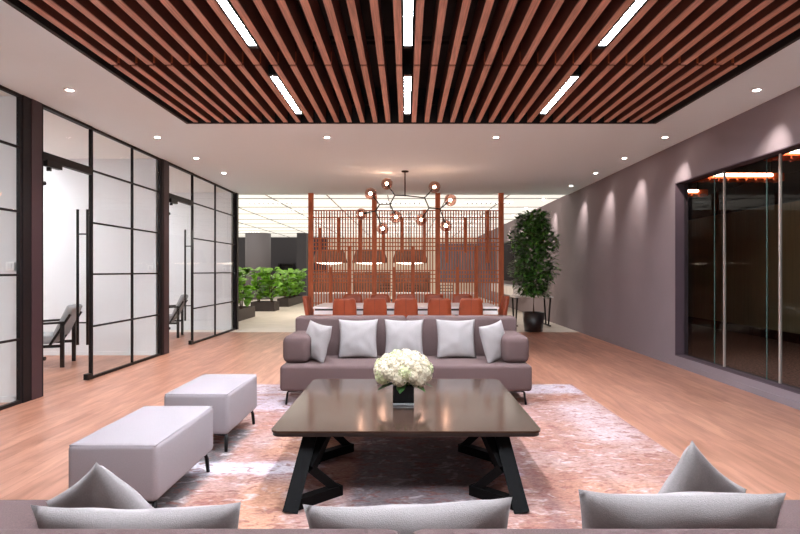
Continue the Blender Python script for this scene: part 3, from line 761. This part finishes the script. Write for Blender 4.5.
# drum pendants
for k, (px, w_) in enumerate(((330,.54),(370,.56),(410,.56))):
    x = (px-406)*17/F
    t = thing('drum_pendant', 'wide brown drum pendant lamp seen through the screen, %s' % ('left of the three','middle of the three','right of the three')[k], 'pendant lamp', (x,17,CEIL+.02), 0, 'drum pendants behind the screen')
    obj('shade', lathe([(w_*.78,-1.17),(w_*.80,-1.2),(w_,-1.55),(w_*.96,-1.57),(w_*.9,-1.56),(w_*.72,-1.2)], 40), 'brown', t, True)
    obj('diffuser', lathe([(.01,-1.62),(w_*.5,-1.60),(w_*.88,-1.555),(w_*.7,-1.5),(.01,-1.5)], 40), 'drumlit', t, True)
    bm = bmesh.new(); tube(bm, [(0,0,-1.2),(0,0,0)], .012, 6); obj('cord', bm, 'black', t)
# curved booths and white tables
for k, (px, w_) in enumerate(((328,.66),(370,.66),(412,.66))):
    x = (px-406)*21/F
    bm = bmesh.new(); prev = None
    for q in range(25):
        a = PI*q/24; r0, r1 = w_, w_+.09
        v = [bm.verts.new((math.cos(a)*r, -math.sin(a)*r*.7, z)) for r, z in ((r0,.3),(r1,.3),(r1,1.32),(r0,1.32))]
        if prev:
            for i in range(4): bm.faces.new([prev[i],prev[(i+1)%4],v[(i+1)%4],v[i]])
        else: bm.faces.new(v[::-1])
        prev = v
    bm.faces.new(prev)
    t = thing('curved_booth', 'curved high-backed brown booth seat seen low through the screen, %s' % ('left one','middle one','right one')[k], 'seat', (x,22,0), 0, 'curved booths behind the screen')
    obj('backrest', bm, 'brown', t, True); obj('plinth', lathe([(.01,0),(w_*.6,0),(w_*.6,.32),(.01,.32)], 24), 'dark', t)
for k, (px, d) in enumerate(((330,15.2),(372,15.2),(414,15.2),(458,15.2))):
    x = (px-406)*d/F
    t = thing('cafe_table', 'white cafe table behind the screen, %s' % ('first from the left','second from the left','second from the right','first from the right')[k], 'table', (x,d,0), 0, 'white cafe tables behind the screen')
    obj('tabletop', rbox(-.52,.52,-.4,.4,.71,.75,.01,2), 'marble', t)
    obj('front_panel', bxm((-.5,.5,-.02,.02,.02,.71)), 'marble', t); obj('foot', bxm((-.45,.45,-.3,.3,0,.02)), 'black', t)
def bchair(x, y, label):
    t = thing('cafe_chair', label, 'chair', (x,y,0), 0, 'black cafe chairs behind the screen')
    bm = bmesh.new()
    for sx in (-1,1):
        tube(bm, [(sx*.2,.2,0),(sx*.2,.22,.9)], .012, 6)
    for z in (.9,.8,.7): tube(bm, [(-.2,.22,z),(.2,.22,z)], .012, 6)
    obj('back_frame', bm, 'black', t); obj('seat', rbox(-.22,.22,-.2,.2,.43,.47,.01,2), 'dark', t)
    for sx in (-1,1):
        bm = bmesh.new(); tube(bm, [(sx*.2,-.18,0),(sx*.18,-.16,.44)], .012, 6); obj('leg', bm, 'black', t)
for k, px in enumerate((386,412,447)):
    bchair((px-406)*17.2/F, 17.2, 'black frame cafe chair behind the screen, %s' % ('left one','middle one','right one')[k])
# side table right
t = thing('side_table', 'white-topped table with black trestle legs between the screen and the ficus tree', 'table', (3.05,13.6,0))
obj('tabletop', rbox(-.42,.5,-.35,.35,.70,.735,.006,2), 'marble', t)
for x in (-.36,.44):
    bm = bmesh.new(); bar(bm, (x,-.3,.70),(x,-.12,.02),.035); bar(bm,(x,.3,.70),(x,.12,.02),.035); bar(bm,(x,-.3,.02),(x,.3,.02),.035,.03); bar(bm,(x,-.32,.685),(x,.32,.685),.035,.03)
    for v in bm.verts: v.co.z = max(v.co.z, 0)
    obj('leg', bm, 'black', t)
# office ceiling lights: long panels beside the grey louvres
for r, y in enumerate((14.6,16.4,18.3,20.1,22.0,25.7)):
    for c_, x in enumerate((-11,-7.5,-3.6,-.2,2.2)):
        t = thing('office_light_panel', 'long white light panel in the office ceiling, %s row and %s' % (('first','second','third','fourth','fifth','last')[r], ('far left','left of the column','above the left plants','above the timber screen','beside the mauve wall')[c_]), 'ceiling light', (x,y,CEIL+.02), 0, 'light panels in the office ceiling')
        obj('panel', bxm((-.62,.62,-.15,.15,-.012,-.001)), 'office', t)
        bm = bmesh.new()
        for q in range(10): box(bm, -.58+.124*q, -.545+.124*q, -.15, .15, -.022, -.012)
        obj('louvre', bm, 'diff', t)

# ------------------------------------------------------------------ light from behind the camera and world
w = bpy.data.worlds.new('World'); bpy.context.scene.world = w; w.use_nodes = True
bg = w.node_tree.nodes['Background']; bg.inputs[0].default_value = (.92,.96,1,1); bg.inputs[1].default_value = .4

cam = bpy.data.cameras.new('Camera'); co = bpy.data.objects.new('Camera', cam); C.objects.link(co)
co.location = (0,0,H); co.rotation_euler = (PI/2,0,0); cam.sensor_width = 36; cam.lens = F/800*36
cam.shift_x = -6/800; cam.shift_y = 4/800; cam.clip_start = .05; cam.clip_end = 100
sc = bpy.context.scene; sc.camera = co
sc.view_settings.view_transform = 'Standard'; sc.view_settings.look = 'None'; sc.view_settings.gamma = 1
sc.view_settings.exposure = 1.85
